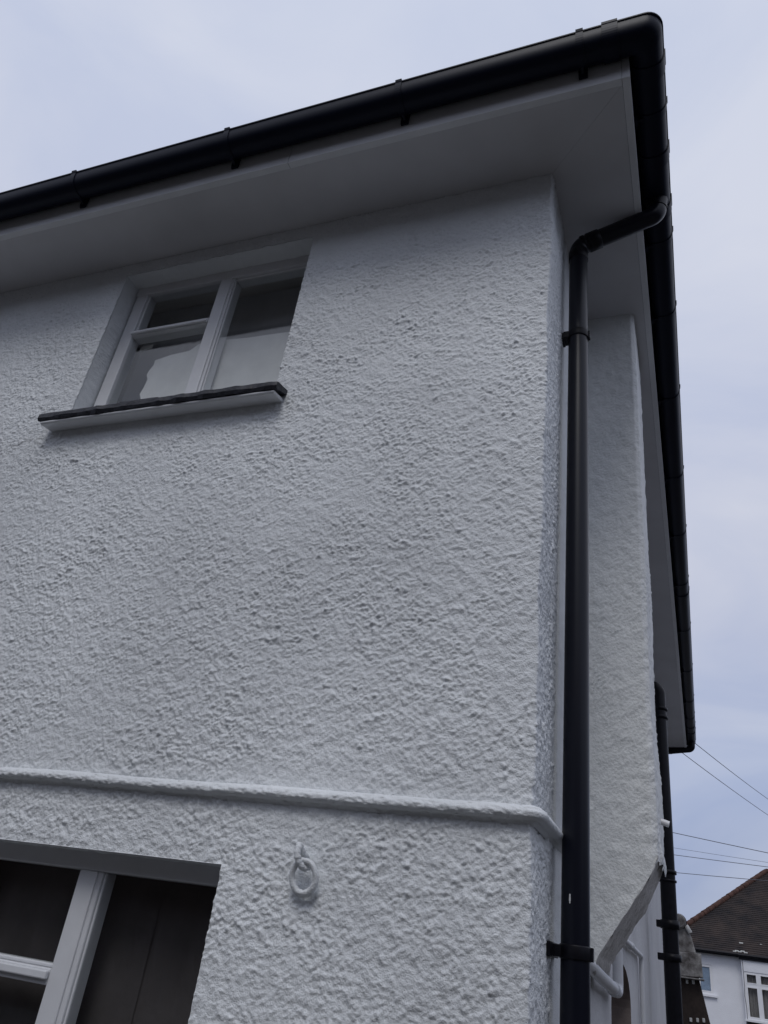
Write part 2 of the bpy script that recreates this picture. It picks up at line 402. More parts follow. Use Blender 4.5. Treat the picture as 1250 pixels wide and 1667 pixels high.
# eaves: soffit boards, fascia, roof --------------------------------------------------------
OH = .297      # soffit edge; the fascia is 28 mm thick outside it
GAP = .0011
def board(mb, poly, z0=ZS, z1=ZS+.012): mb.prism(poly, 2, z0, z1)
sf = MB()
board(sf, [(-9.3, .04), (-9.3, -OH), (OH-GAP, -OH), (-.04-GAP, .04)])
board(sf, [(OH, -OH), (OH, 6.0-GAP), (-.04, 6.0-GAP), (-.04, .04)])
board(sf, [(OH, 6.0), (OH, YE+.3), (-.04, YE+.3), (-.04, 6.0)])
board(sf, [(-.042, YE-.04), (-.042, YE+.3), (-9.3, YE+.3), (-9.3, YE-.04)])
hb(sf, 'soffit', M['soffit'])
fa = MB(); F0, F1, FZ0, FZ1 = OH, OH+.028, ZS-.004, ZS+.125
fa.box(-9.3, -1.05-.002, -F1, -F0, FZ0, FZ1); fa.box(-1.05, F0, -F1, -F0, FZ0, FZ1)
fa.box(F0+.001, F1, -F1, 6.0-.002, FZ0, FZ1); fa.box(F0+.001, F1, 6.0, YE+.3, FZ0, FZ1)
fa.box(-9.3, F1, YE+.3005, YE+.328, FZ0, FZ1)
hb(fa, 'fascia', M['gloss_white'], .002)
rf = MB(); e = .36; zr = ZS+.135; rise = math.tan(R(40)); run = (YE+2*e)/2; zt = zr+run*rise
x0, x1, y0, y1 = -9-e, e, -e, YE+e
a, b, c, d = (x0, y0, zr), (x1, y0, zr), (x1, y1, zr), (x0, y1, zr); e1, e2 = (x0+run, y0+run, zt), (x1-run, y0+run, zt)
rf.add([a, b, c, d, e1, e2], [(0, 1, 5, 4), (1, 2, 5), (2, 3, 4, 5), (3, 0, 4)])
rf.add([a, b, c, d], [(0, 3, 2, 1)])
hb(rf, 'roof', M['tile'])

# gutter: one run round the eaves -----------------------------------------------------------
GI, GW, GZ = F1+.006, .112, ZS+.145     # inner edge offset, width, lip height
def gprof(r, grow=0.0):
    """(offset outward from inner edge, z) half-round with a rolled front lip"""
    pts = []
    n = 22; c_ = GW/2; dep = .078
    for i in range(n+1):
        a_ = math.pi*i/n
        ca = math.cos(a_); sa = math.sin(a_)
        pts.append((c_-(c_+grow)*math.copysign(abs(ca)**.8, ca), -(dep+grow)*abs(sa)**.72))
    return pts
outer = gprof(0); lipo = [(GW+.004, .003), (GW+.004, .009), (GW-.003, .011), (GW-.008, .006)]
inner_ = [(x*.955+.0025, z*.96+.001) for x, z in outer][::-1]
gp = outer+lipo+inner_+[(-.0, .010)]
def run_pos(o):
    """plan positions of the gutter line at outward offset o, round the corner"""
    base = GI; rho = min(max(o, .001), .06); pts = []
    pts.append((-9.4, -(base+o)))
    cx, cy = base+(o-rho), -(base+(o-rho))
    for i in range(9):
        a_ = math.pi/2*i/8; pts.append((cx+rho*math.sin(a_), cy-rho*math.cos(a_)))
    ey = YE+.334
    cy2 = ey+(o-rho)
    for i in range(9):
        a_ = math.pi/2*i/8; pts.append((cx+rho*math.cos(a_), cy2+rho*math.sin(a_)))
    pts.append((-9.4, ey+o)); return pts
cols = [[(x, y, GZ+z) for x, y in run_pos(o)] for o, z in gp]
L_ = len(cols[0]); K = len(cols); gm = MB()
gm.add([cols[k][l] for k in range(K) for l in range(L_)], [(k*L_+l, k*L_+l+1, ((k+1) % K)*L_+l+1, ((k+1) % K)*L_+l) for k in range(K) for l in range(L_-1)], False)
M['black_gutter'] = mat('black_gutter_plastic', (.005, .007, .017), .42, None, (18, .1, .002), .13)
gutter = hb(gm, 'gutter', M['black_gutter'])
gutter.data.polygons.foreach_set('use_smooth', [True]*len(gutter.data.polygons))
es = gutter.modifiers.new('split', 'EDGE_SPLIT'); es.split_angle = R(38)

def strap(width, plate=True, thick=.0035):
    """gutter bracket around a front run, centred on x=0; outward is -y; origin at inner lip"""
    mb = MB(); o = gprof(0, thick)+[(GW+thick+.002, .004), (GW+.008, .015), (GW-.006, .0155)]
    i_ = gprof(0, .0005)+[(GW+.0045, .004), (GW+.0045, .0115), (GW-.006, .0122)]
    n = len(o); vs = []
    for sx_ in (-width/2, width/2):
        vs += [(sx_, -p[0], p[1]) for p in o]+[(sx_, -p[0], p[1]) for p in i_]
    fs = []
    for k in range(n-1):
        fs += [(k, k+1, 2*n+k+1, 2*n+k), (n+k, 3*n+k, 3*n+k+1, n+k+1), (k, n+k, n+k+1, k+1), (2*n+k, 2*n+k+1, 3*n+k+1, 3*n+k)]
    fs += [(0, 2*n, 3*n, n), (n-1, 2*n-1, 4*n-1, 3*n-1)]
    mb.add(vs, fs)
    if plate:
        mb.prism([(.002, -.10), (.002, .01), (-.004, .01), (-.008, -.08), (-.004, -.098)], 0, -.016, .016)
        mb.prism([(-.004, -.085), (-.004, -.05), (-.030, -.072), (-.030, -.079)], 0, -.005, .005)
    return mb
bracket0 = _build(strap(.026), 'gutter_bracket', M['black_gutter'])
bracket0.parent = gutter
union0 = _build(strap(.055, False, .005), 'gutter_union', M['black_gutter']); union0.parent = gutter
used = {}
def place(o, loc, rz):
    if o in used:
        c_ = o.copy(); COL.objects.link(c_); o = c_; o.parent = gutter
    used[o] = 1
    # gutter's own frame: parent inverse puts it at world; children use local = world coords
    o.location = loc; o.rotation_euler = (0, 0, rz); return o
for x in (-3.82, -2.985, -2.153, -1.319, -.533, .163):
    place(bracket0, (x, -GI, GZ), 0)
place(union0, (.268, -GI, GZ), 0); place(union0, (-5.2, -GI, GZ), 0)
for y in (-.10, .52, .98, 1.63, 2.45, 3.22, 4.05, 5.02, 6.1, 7.1, 7.75):
    place(bracket0, (GI, y, GZ), math.pi/2)
for y in (-.27, .10, .36, 4.28, 8.15, 8.40):
    place(union0, (GI, y, GZ), math.pi/2)

# gutter outlet, offset and downpipe ----------------------------------------------------------
PX, PY, PR = .064, .30, .0372
gx = GI+GW/2
ol = MB(); ol.tube([(gx, PY, GZ-.06), (gx, PY, GZ-.09), (gx, PY, GZ-.115)], [.045, .041, .040], 28)
hb(ol, 'gutter_outlet', M['black_matt'], 0, gutter)
ztop, zbend = GZ-.145, 4.400
up_ = [(gx, PY, GZ-.09)]+arc_pts((gx, PY, GZ-.06), (gx, PY, ztop), (PX, PY, zbend), .045, 10)
lo_ = arc_pts((gx, PY, ztop), (PX, PY, zbend), (PX, PY, 0), .05, 10)
dp = MB(); dp.tube(up_+lo_+[(PX, PY, zz) for zz in (4.25, 3.9, 3.0, 2.0, 1.0, .02)], PR, 32)
downpipe = hb(dp, 'downpipe', M['black'])
def collar(pts, r, name='pipe_collar', parent=downpipe, m_=None):
    c_ = MB(); c_.tube(pts, r, 28); o = hb(c_, name, m_ or M['black_matt'], 0, parent); return o
dirv = (Vector((PX, PY, zbend))-Vector((gx, PY, ztop))).normalized()
l0 = Vector(lo_[0]); u1 = Vector(up_[-1])
collar([l0-dirv*.058, l0-dirv*.056, l0-dirv*.006, l0-dirv*.004], [.038, .0415, .0415, .038])
collar([l0+dirv*.004, l0+dirv*.006, l0+dirv*.02, l0+dirv*.022], [.038, .0405, .0405, .038])
0 and collar([u1+dirv*.0, u1+dirv*.004, u1+dirv*.03, u1+dirv*.034], [.038, .040, .040, .038])
l1 = Vector(lo_[-1])
collar([l1, l1-Vector((0, 0, .003)), l1-Vector((0, 0, .05)), l1-Vector((0, 0, .053))], [.038, .040, .040, .038])
def clip(z, wide=.032, ya=-.075, yb=.06):
    c_ = MB()
    c_.tube([(PX, PY, z-wide/2), (PX, PY, z-wide/2+.002), (PX, PY, z+wide/2-.002), (PX, PY, z+wide/2)], [.038, .0415, .0415, .038], 30)
    c_.box(.002, .012, PY+ya, PY+yb, z-wide/2, z+wide/2)           # back plate on the wall
    c_.box(.010, .045, PY-.026, PY+.026, z-wide/2+.003, z+wide/2-.003)
    c_.box(PX+.030, PX+.046, PY-.010, PY+.012, z-wide/2+.001, z+wide/2-.001)
    return hb(c_, 'pipe_clip', M['black_matt'], .0015, downpipe)
clip(3.885, .036, -.018, .03); clip(1.765, .034); clip(.3)
sp = MB()
for (a_, z_, s_) in ((-1.0, 1.885, .005), (-.93, 1.893, .004), (-.85, 1.878, .003)):
    sp.box(PX+math.sin(-.25)*.038-s_*.4, PX+math.sin(-.25)*.038+s_*.4, PY-.0395, PY-.035, z_-s_, z_+s_)
hb(sp, 'paint_splash', M['gloss_white'], 0, downpipe)

# soil pipe toward the rear -------------------------------------------------------------------
QX, QY, QR = .150, 4.66, .055
sl = MB(); sl.tube([(-.02, QY, 3.93)]+arc_pts((-.02, QY, 3.93), (QX, QY, 3.93), (QX, QY, 2), .06, 8)+[(QX, QY, 3), (QX, QY, 2), (QX, QY, .02)], QR, 28)
soil = hb(sl, 'soil_pipe', M['black_matt'])
for z_, wd, rr in ((3.74, .03, .066), (3.67, .03, .066), (2.50, .03, .066), (2.44, .02, .064), (2.15, .06, .067), (1.94, .05, .068)):
    collar([(QX, QY, z_-wd/2), (QX, QY, z_-wd/2+.003), (QX, QY, z_+wd/2-.003), (QX, QY, z_+wd/2)], [QR, rr, rr, QR], 'pipe_collar', soil)
for z_ in (2.15, 1.94, 3.70):
    pb = MB(); pb.box(.058, .11, QY-.05, QY+.05, z_-.022, z_+.022); hb(pb, 'pipe_clip', M['black_matt'], .003, soil)

rp = MB(); rp.tube([(.39, YE+.25, 4.60)]+arc_pts((.39, YE+.25, 4.6), (.385, YE+.25, 4.50), (.0, YE+.30, 4.46), .04, 6)+[(-.2, YE+.32, 4.44)], .042, 18)
hb(rp, 'offset_pipe', M['black_matt'])
# small white pipes -----------------------------------------------------------------------------
wp = MB(); wp.tube([(.034, .55, 1.775), (.034, 1.2, 1.725)]+arc_pts((.034, 1.2, 1.725), (.034, 1.80, 1.685), (.034, 1.80, 1.9), .035, 8)+[(.034, 1.80, 2.2)], .021, 18)
waste = hb(wp, 'waste_pipe', M['gloss_white'])
collar([(.034, 1.60, 1.698), (.034, 1.602, 1.698), (.034, 1.64, 1.695), (.034, 1.642, 1.695)], [.021, .026, .026, .021], 'pipe_collar', waste, M['gloss_white'])
op = MB(); op.tube([(.018, 2.30, 1.907)]+arc_pts((.018, 2.3, 1.907), (.018, 3.50, 1.885), (.018, 3.5, 1), .03, 6)+[(.018, 3.50, 1.2), (.018, 3.5, .05)], .014, 14)
cp = hb(op, 'copper_pipe', M['gloss_white'])
collar([(.018, 2.70, 1.90), (.018, 2.702, 1.90), (.018, 2.76, 1.899), (.018, 2.762, 1.899)], [.014, .018, .018, .014], 'pipe_collar', cp, M['gloss_white'])
ov = MB(); ov.tube([(.23, 1.07, 2.235), (.262, 1.07, 2.233), (.285, 1.07, 2.226)], .011, 14)
hb(ov, 'overflow_pipe', M['upvc'])
cbm = MB(); cbm.tube([(.262, 1.19, 2.16), (.225, 1.215, 2.02), (.12, 1.6, 1.95), (.03, 3.9, 2.35), (.02, 4.3, 2.2), (.02, 4.4, 1.7), (.02, 4.4, .3)], .004, 8)

# windows ---------------------------------------------------------------------------------------
def frame_box(mb, x0, x1, z0, z1, y0=.090, y1=.150): mb.box(x0, x1, y0, y1, z0, z1)
def moulded(mb, x0, x1, z0, z1, lip=.012):
    """post with a proud centre and set-back rebates each side"""
    mb.box(x0, x1, .094, .150, z0, z1); mb.box(x0+.001, x1-lip, .087, .0945, z0, z1)
# upper
x0, x1, z0, z1 = OPEN['up']
f = MB(); zc = z0+.01
frame_box(f, x0+.012, x0+.078, zc, z1-.052); frame_box(f, x1-.060, x1-.004, zc, z1-.052)
f.box(x0+.004, x1-.004, .088, .150, z1-.052, z1+.003)
moulded(f, -1.583, -1.509, zc, z1-.0525)
f.box(x0+.0785, -1.5835, .086, .150, 4.096, 4.130); f.box(x0+.0785, -1.5835, .074, .0855, 4.100, 4.116)
f.box(x0+.0785, -1.5835, .090, .150, zc, zc+.05); f.box(-1.5085, x1-.0605, .090, .150, zc, zc+.05)
# glazing beads
f.box(-1.5085, -1.502, .101, .150, zc+.05, z1-.0525); f.box(x0+.0785, x0+.088, .101, .150, 4.1305, z1-.0525)
f.box(-1.502, x1-.0605, .101, .150, z1-.066, z1-.0525)
win = hb(f, 'window', M['gloss_white'], .003); win['label'] = 'small upper window with three panes under the soffit'
for (a_, b_, c_, d_) in ((x0+.07, -1.585, 4.12, z1-.045), (x0+.07, -1.585, zc+.04, 4.10), (-1.51, x1-.05, zc+.04, z1-.045)):
    p_ = MB(); p_.box(a_, b_, .106, .110, c_, d_); hb(p_, 'pane', M['glass'], 0, win)
# sill: slate slab over painted bed
SL0, SL1 = -2.168, -1.000
nxs = 120; xs_ = np.linspace(SL0, SL1, nxs); sl_ = MB(); vs_ = []
rj = np.interp(xs_, np.linspace(SL0, SL1, 34), RNG.normal(0, .0035, 34)); rj2 = np.interp(xs_, np.linspace(SL0, SL1, 40), RNG.normal(0, .0022, 40))
tp = np.where((xs_ > -1.75) & (xs_ < -1.55), .004, 0)+np.where(xs_ > SL1-.02, -.008, 0)
for i, x in enumerate(xs_):
    f_ = -.082+rj[i]*.8
    vs_ += [(x, f_+.006, 3.482+rj2[i]), (x, f_-.003+rj2[i], 3.495), (x, f_+rj[i]*.5, 3.514), (x, f_+.008, 3.524+rj[i]+tp[i]), (x, .10, 3.556), (x, .10, 3.534), (x, 0, 3.512)]
fs_ = [(i*7+k, i*7+(k+1) % 7, (i+1)*7+(k+1) % 7, (i+1)*7+k) for i in range(nxs-1) for k in range(7)]+[tuple(range(7)), tuple((nxs-1)*7+k for k in range(7))[::-1]]
sl_.add(vs_, fs_)
sill = hb(sl_, 'sill', M['slate'], 0, win); sill['label'] = 'rough dark slate sill with a white painted bed'
us_ = MB(); us_.prism([(.02, 3.480), (-.066, 3.470), (-.073, 3.474), (-.073, 3.483), (.02, 3.500)], 0, SL0+.012, SL1-.012)
hb(us_, 'sill_bed', M['gloss_white'], .004, win)
# papers on the inside of the glass
def sheet(poly, y, name):
    s_ = MB(); s_.prism(poly, 1, y, y+.003); return hb(s_, name, M['paper'], 0, win)
lp = [(-1.86, zc+.02)]
zz0 = np.linspace(zc+.05, 3.985, 14)
for i, z_ in enumerate(zz0): lp.append((-1.895+.020*math.sin(i*1.7)*.4+random.uniform(-.008, .008)+.01*(z_-3.6), z_))
lp += [(-1.80, 4.005), (-1.70, 4.012), (-1.66, 4.045), (-1.64, 4.05), (-1.61, 4.035), (-1.575, 4.04), (-1.575, zc+.02)]
sheet(lp, .16, 'paper_sheet')
sheet([(-1.515, zc+.02), (-1.515, 4.050), (-1.40, 4.040), (-1.25, 4.036), (-1.09, 4.030), (-1.09, zc+.02)], .165, 'paper_sheet')
sheet([(-2.0, 4.06), (-2.0, 4.085), (-1.93, 4.09), (-1.93, 4.066)], .155, 'paper_scrap')
# lower
x0, x1, z0, z1 = OPEN['low']
f = MB()
f.box(x0+.004, x1-.004, .088, .150, z1-.050, z1+.003)
frame_box(f, x0+.004, x0+.056, z0+.01, z1-.0505); frame_box(f, x1-.056, x1-.004, z0+.01, z1-.0505)
moulded(f, -1.380, -1.297, z0+.01, z1-.0505, .016)
f.box(x0+.0565, -1.3805, .090, .150, 1.498, 1.540); f.box(x0+.0565, -1.3805, .074, .0895, 1.512, 1.534)
f.box(x0+.0565, -1.3805, .09, .15, z0+.01, z0+.07); f.box(-1.2965, x1-.0565, .09, .15, z0+.01, z0+.07)
f.box(-1.2965, -1.289, .101, .15, z0+.0705, z1-.0505); 
f.box(x0+.0565, -1.3805, .101, .15, 1.5405, 1.552)
win2 = hb(f, 'window', M['gloss_white'], .004); win2['label'] = 'lower window with dark panes and thick white mullion'
for (a_, b_, c_, d_) in ((x0+.05, -1.385, 1.53, z1-.045), (x0+.05, -1.385, z0+.06, 1.505), (-1.29, x1-.05, z0+.06, z1-.045)):
    p_ = MB(); p_.box(a_, b_, .106, .110, c_, d_); hb(p_, 'pane', M['glass'], 0, win2)
ls = MB(); ls.prism([(.10, z0-.02), (-.07, z0-.05), (-.07, z0-.01), (.10, z0+.012)], 0, x0-.06, x1+.06); hb(ls, 'sill', M['slate'], .004, win2)
M['dark_curtain'] = mat('dark_curtain', (.12, .108, .108), .95, (4, .25), (50, .4, .004), .1)
M['grey_blind'] = mat('grey_blind', (.48, .48, .49), .9, (2, .15), (30, .2, .003), .2)
def drape(xa, xb, y, za, zb_, amp, name, m_, par):
    n = int((xb-xa)/.012); vs = []
    for i_ in range(n+1):
        x = xa+(xb-xa)*i_/n; yy = y+amp*math.sin(x*41)+amp*.5*math.sin(x*97+1); vs += [(x, yy, za), (x, yy, zb_)]
    mb = MB(); mb.add(vs, [(2*k, 2*k+2, 2*k+3, 2*k+1) for k in range(n)], True); return hb(mb, name, m_, 0, par)
drape(-1.86, -1.155, .215, .7, 1.9, .003, 'curtain', M['dark_curtain'], win2); drape(-1.175, -.80, .219, .7, 1.9, .003, 'curtain', M['dark_curtain'], win2)
drape(-2.15, -1.0, .30, 3.4, 4.48, .002, 'blind', M['grey_blind'], win)  # grey panel added to lift the upper panes from black
# dark rooms behind the glass
for nm, (x0, x1, z0, z1) in (('up', (-3.6, -.12, 2.6, 4.50)), ('low', (-3.6, -.12, .05, 2.45))):
    rm = MB(); y0, y1 = .152, 3.2
    rm.add([(x0, y0, z0), (x1, y0, z0), (x1, y1, z0), (x0, y1, z0), (x0, y0, z1), (x1, y0, z1), (x1, y1, z1), (x0, y1, z1)],
           [(0, 1, 2, 3), (7, 6, 5, 4), (1, 5, 6, 2), (2, 6, 7, 3), (3, 7, 4, 0)])
    o0, o1, o2, o3 = OPEN[nm]; o0 -= .03; o1 += .03; o2 -= .03; o3 += .03
    for (a_, b_, c_, d_) in ((x0, o0, z0, z1), (o1, x1, z0, z1), (o0, o1, z0, o2), (o0, o1, min(o3, z1-.005), z1)):
        rm.add([(a_, y0, c_), (b_, y0, c_), (b_, y0, d_), (a_, y0, d_)], [(0, 1, 2, 3)])
    hb(rm, 'room', M['room_white'] if nm == 'up' else M['dark_room'])

# ------------------------------------------------------------------ painted ring on its hook
ring = tag(empty('wall_ring', (-.575, -.005, 1.85)), 'white painted iron ring hanging from a hook on the roughcast', 'wall ring')
def jit(pts, amp, seed):
    rg = np.random.default_rng(seed); return [(p[0]+rg.normal(0, amp), p[1]+rg.normal(0, amp), p[2]+rg.normal(0, amp)) for p in pts]
hk = MB()
hp = [(-.012, .015, .040), (-.016, -.018, .048), (-.020, -.036, .064), (-.020, -.044, .060), (-.018, -.048, .042), (-.012, -.044, .024), (-.002, -.030, .014), (.006, -.012, .020)]
def smooth(pts, n=5):
    P_ = [np.array(p) for p in pts]; P_ = [2*P_[0]-P_[1]]+P_+[2*P_[-1]-P_[-2]]; o = []
    for i in range(1, len(P_)-2):
        for k in range(n):
            t = k/n; a, b, c, d = P_[i-1:i+3]
            o.append(tuple(.5*((2*b)+(-a+c)*t+(2*a-5*b+4*c-d)*t*t+(-a+3*b-3*c+d)*t**3)))
    return o+[tuple(P_[-2])]
hs_ = smooth(hp); hk.tube(jit(hs_, .0004, 3), [.0085+.0012*math.sin(i*2.1) for i in range(len(hs_))], 14)
hk.build('hook', M['masonry'], ring)
rg = MB(); nR = 44; cz, cx, ra, rb = -.008, -.001, .034, .038
seg = 14; vs_ = []
for i in range(nR):
    a_ = 2*math.pi*i/nR; lowp = max(0, -math.sin(a_))
    c_ = Vector((cx+ra*math.cos(a_), -.024-.010*math.sin(a_), cz+rb*math.sin(a_))); dr_ = Vector((math.cos(a_), -.2*math.sin(a_), math.sin(a_))).normalized()
    for k in range(seg):
        b_ = 2*math.pi*k/seg; r_ = .0076+.0016*lowp+RNG.normal(0, .0005+.0006*lowp)
        vs_.append(c_+dr_*math.cos(b_)*r_+Vector((0, 1, 0))*math.sin(b_)*r_)
rg.add(vs_, [(i*seg+k, i*seg+(k+1) % seg, ((i+1) % nR)*seg+(k+1) % seg, ((i+1) % nR)*seg+k) for i in range(nR) for k in range(seg)], True)
rg.build('ring', M['masonry'], ring)

# ------------------------------------------------------------------ weathered pier behind the soil pipe
pier = tag(empty('weathered_pier', (.1, 9.6, 0)), 'weathered grey box topped pier on a dark tapered board beyond the black soil pipe', 'pier')
def lp_(mb, name, material, bev_=0, par=None):
    o = _build(mb, name, material, None, bev_); o.parent = par or pier
    if par is None: o.matrix_parent_inverse = Matrix.Translation((-.1, -9.6, 0))
    return o
bd = MB(); bd.prism([(-.05, 1.95), (.285, 1.95), (.69, 0), (-.45, 0)], 1, 9.62, 9.72); board_ = lp_(bd, 'tapered_board', M['brown_board'], .006)
for (x, z) in ((.150, 1.885), (.222, 1.890), (.168, 1.492), (.243, 1.500), (.312, 1.508)):
    st = MB(); st.box(x-.015, x+.015, 9.600, 9.62, z-.022, z+.022); lp_(st, 'stud', M['pale'], .006, board_)
bx = MB(); bx.prism([(-.06, 1.93), (.336, 1.945), (.330, 2.20), (-.06, 2.19)], 1, 9.52, 9.80); bx.box(-.07, .35, 9.50, 9.82, 1.915, 1.932); lp_(bx, 'box', M['grey_metal'], .01)
hd = MB(); hd.prism([(-.05, 2.19), (.275, 2.195), (.235, 2.36), (.19, 2.46), (-.05, 2.47)], 1, 9.57, 9.75); lp_(hd, 'upper_block', M['grey_metal'], .015)
lm = MB(); lm.tube([(.095, 9.50, 2.535), (.095, 9.51, 2.535), (.095, 9.60, 2.53), (.095, 9.70, 2.525)], [.070, .082, .085, .05], 24); lamp = lp_(lm, 'round_head', M['grey_metal'])
rim = MB(); rim.tube([(.095, 9.58, 2.531), (.095, 9.583, 2.531), (.095, 9.615, 2.53), (.095, 9.618, 2.53)], [.086, .092, .092, .086], 24); lp_(rim, 'rim', M['black_matt'], 0, lamp)
cy_ = MB(); cy_.tube([(.178, 9.55, 2.49), (.180, 9.55, 2.488), (.222, 9.55, 2.418), (.224, 9.55, 2.414)], [.022, .026, .026, .022], 16); lp_(cy_, 'pale_fitting', M['pale'])

# ------------------------------------------------------------------ overhead wires
def wire(a, b, sag, r, label, extra=None):
    a, b = Vector(a), Vector(b); pts = []
    n = 40
    for i in range(n+1):
        t = i/n; p = a.lerp(b, t); p.z -= sag*4*t*(1-t); pts.append(p)
    if extra: pts = [Vector(q) for q in extra]+pts
    mb = MB(); mb.tube([p-pts[0] for p in pts], r, 8); o = _build(mb, 'overhead_cable', M['cable']); o.location = pts[0]
    tag(o, label, 'cable', 'overhead cables right of the house')
wire((.434, 8.90, 4.60), (4.28, 27.8, 6.88), .12, .0045, 'thin cable leaving the gutter corner, upper of the two steep ones')
wire((.25, 9.05, 4.52), (4.55, 27.5, 6.15), .12, .0045, 'thin cable kinked under the gutter corner, lower of the two steep ones', [(-.1, 8.90, 4.47), (.06, 8.93, 4.457), (.13, 8.96, 4.465), (.20, 9.02, 4.505)])
wire((-6, 30, 7.75), (10, 30, 5.60), .1, .012, 'dark cable crossing the sky, topmost of the flat ones')
wire((-6, 30, 6.85), (10, 30, 5.78), .1, .0055, 'faintest thin cable just above another over the neighbouring roof')
wire((-6, 30, 6.45), (10, 30, 5.85), .1, .010, 'dark cable second from the bottom over the neighbouring roof')
wire((-6, 30, 5.60), (10, 30, 5.75), .1, .010, 'lowest dark cable meeting the neighbouring roof slope')

# ------------------------------------------------------------------ neighbouring house
nb = tag(empty('neighbouring_house', (3.5, 48, 0)), 'white neighbouring house with dark brown hipped tile roof at lower right', 'house')
NI = Matrix.Translation((-3.5, -48, 0))
def nbp(mb, name, material, bev_=0, par=None):
    o = _build(mb, name, material, None, bev_); o.parent = par or nb
    if par is None: o.matrix_parent_inverse = NI
    return o
def facade(mb, xa, xb, y, z0, z1, holes):
    xs = sorted({xa, xb, *[h[0] for h in holes], *[h[1] for h in holes]}); zs = sorted({z0, z1, *[h[2] for h in holes], *[h[3] for h in holes]})
    for a, b in zip(xs[:-1], xs[1:]):
        for c, d in zip(zs[:-1], zs[1:]):
            if any(h[0] <= (a+b)/2 <= h[1] and h[2] <= (c+d)/2 <= h[3] for h in holes): continue
            mb.add([(a, y, c), (b, y, c), (b, y, d), (a, y, d)], [(0, 1, 2, 3)])
    for h in holes:
        for (p, q_) in (((h[0], h[2]), (h[1], h[2])), ((h[1], h[2]), (h[1], h[3])), ((h[1], h[3]), (h[0], h[3])), ((h[0], h[3]), (h[0], h[2]))):
            mb.add([(p[0], y, p[1]), (q_[0], y, q_[1]), (q_[0], y+.12, q_[1]), (p[0], y+.12, p[1])], [(0, 1, 2, 3)])
W1 = (-.02, .66, 2.07, 3.31); W2 = (2.08, 4.75, 1.26, 3.22)
nw = MB(); facade(nw, -1.35, 2.0, 45.0, 0, 3.85, [W1]); nw.box(-1.35, -1.349, 45.001, 55.5, 0, 3.85); nw.box(11.9, 11.901, 45, 55.5, 0, 3.85); nw.box(-1.35, 11.9, 55.5, 55.501, 0, 3.85)
nw.add([(5.0, 45, 0), (11.9, 45, 0), (11.9, 45, 3.85), (5.0, 45, 3.85)], [(0, 1, 2, 3)])
nbp(nw, 'wall', M['neigh_wall'])
by = MB(); facade(by, 2.0, 5.0, 44.6, 1.16, 3.72, [W2]); by.box(1.999, 2.0, 44.6, 45.0, 0, 3.72); by.box(5.0, 5.001, 44.6, 45, 0, 3.72)
bay = nbp(by, 'bay', M['neigh_wall'])
bb = MB(); bb.box(2.05, 4.95, 44.66, 44.68, 0, 1.16); nbp(bb, 'bay_panel', M['brown_board'], 0, bay)
dpx = MB(); dpx.tube([(2.06, 44.58, 3.7), (2.06, 44.58, 2.6), (2.03, 44.58, 2.2), (2.07, 44.58, 1.7), (2.04, 44.58, .2)], .012, 8); nbp(dpx, 'cable', M['cable'], 0, bay)
# windows
def nwin(rect, y, xm, zt, name_label, par=None):
    x0, x1, z0, z1 = rect; t = .07; f = MB()
    f.box(x0, x1, y+.03, y+.09, z0, z0+t); f.box(x0, x1, y+.03, y+.09, z1-t, z1); f.box(x0, x0+t, y+.03, y+.09, z0+t, z1-t); f.box(x1-t, x1, y+.03, y+.09, z0+t, z1-t)
    xs_ = [x0+t]+[v for x in xm for v in (x-.06, x+.06)]+[x1-t]
    for x in xm: f.box(x-.06, x+.06, y+.03, y+.09, z0+t, z1-t)
    if zt:
        for a, b in zip(xs_[::2], xs_[1::2]): f.box(a, b, y+.03, y+.09, zt-.06, zt+.06)
    # casement frames
    for a, b in zip(xs_[::2], xs_[1::2]):
        for c, d in (((z0+t, zt-.06), (zt+.06, z1-t)) if zt else ((z0+t, z1-t),)):
            u = .045
            f.box(a, b, y+.015, y+.03, c, c+u); f.box(a, b, y+.015, y+.03, d-u, d); f.box(a, a+u, y+.015, y+.03, c+u, d-u); f.box(b-u, b, y+.015, y+.03, c+u, d-u)
    wv = nbp(f, 'window', M['upvc']); wv['label'] = name_label
    for a, b in zip(xs_[::2], xs_[1::2]):
        for c, d in (((z0+t, zt-.06), (zt+.06, z1-t)) if zt else ((z0+t, z1-t),)):
            p_ = MB(); p_.box(a, b, y+.05, y+.055, c, d); nbp(p_, 'pane', M['glass'] if zt else M['glass_blue'], 0, wv)
    return wv
w1 = nwin(W1, 45.0, [], None, 'narrow single pane window on the left')
s1 = MB(); s1.box(W1[0]-.1, W1[1]+.15, 44.88, 45.05, W1[2]-.13, W1[2]-.04); nbp(s1, 'sill', M['neigh_wall'], 0, w1)
bl = MB(); bl.box(W1[0]+.02, W1[1]-.02, 45.065, 45.07, W1[2], W1[3]); nbp(bl, 'blind', mat('frosted', (.55, .62, .70), .5, (2, .2)), 0, w1)  # pale blue panel standing in for sky reflected in this pane
w2 = nwin(W2, 44.6, [2.70, 3.42, 4.12], 2.66, 'wide white casement window with net curtains')
s2 = MB(); s2.box(1.95, 5.05, 44.50, 44.63, 1.17, 1.255); nbp(s2, 'sill', M['upvc'], 0, w2)
def curtain(xa, xb, y, z0, z1):
    n = int((xb-xa)/.02); vs = []; fs = []
    for i in range(n+1):
        x = xa+(xb-xa)*i/n; yy = y+.03*math.sin(x*38)+.012*math.sin(x*91+1)
        vs += [(x, yy, z0), (x, yy, z1)]
    fs = [(2*i, 2*i+2, 2*i+3, 2*i+1) for i in range(n)]
    mb = MB(); mb.add(vs, fs, True); return mb
nbp(curtain(2.10, 3.4, 44.83, 1.25, 3.2), 'curtain', M['curtain'], 0, w2); nbp(curtain(3.5, 4.7, 44.83, 1.25, 3.2), 'curtain', M['curtain'], 0, w2)
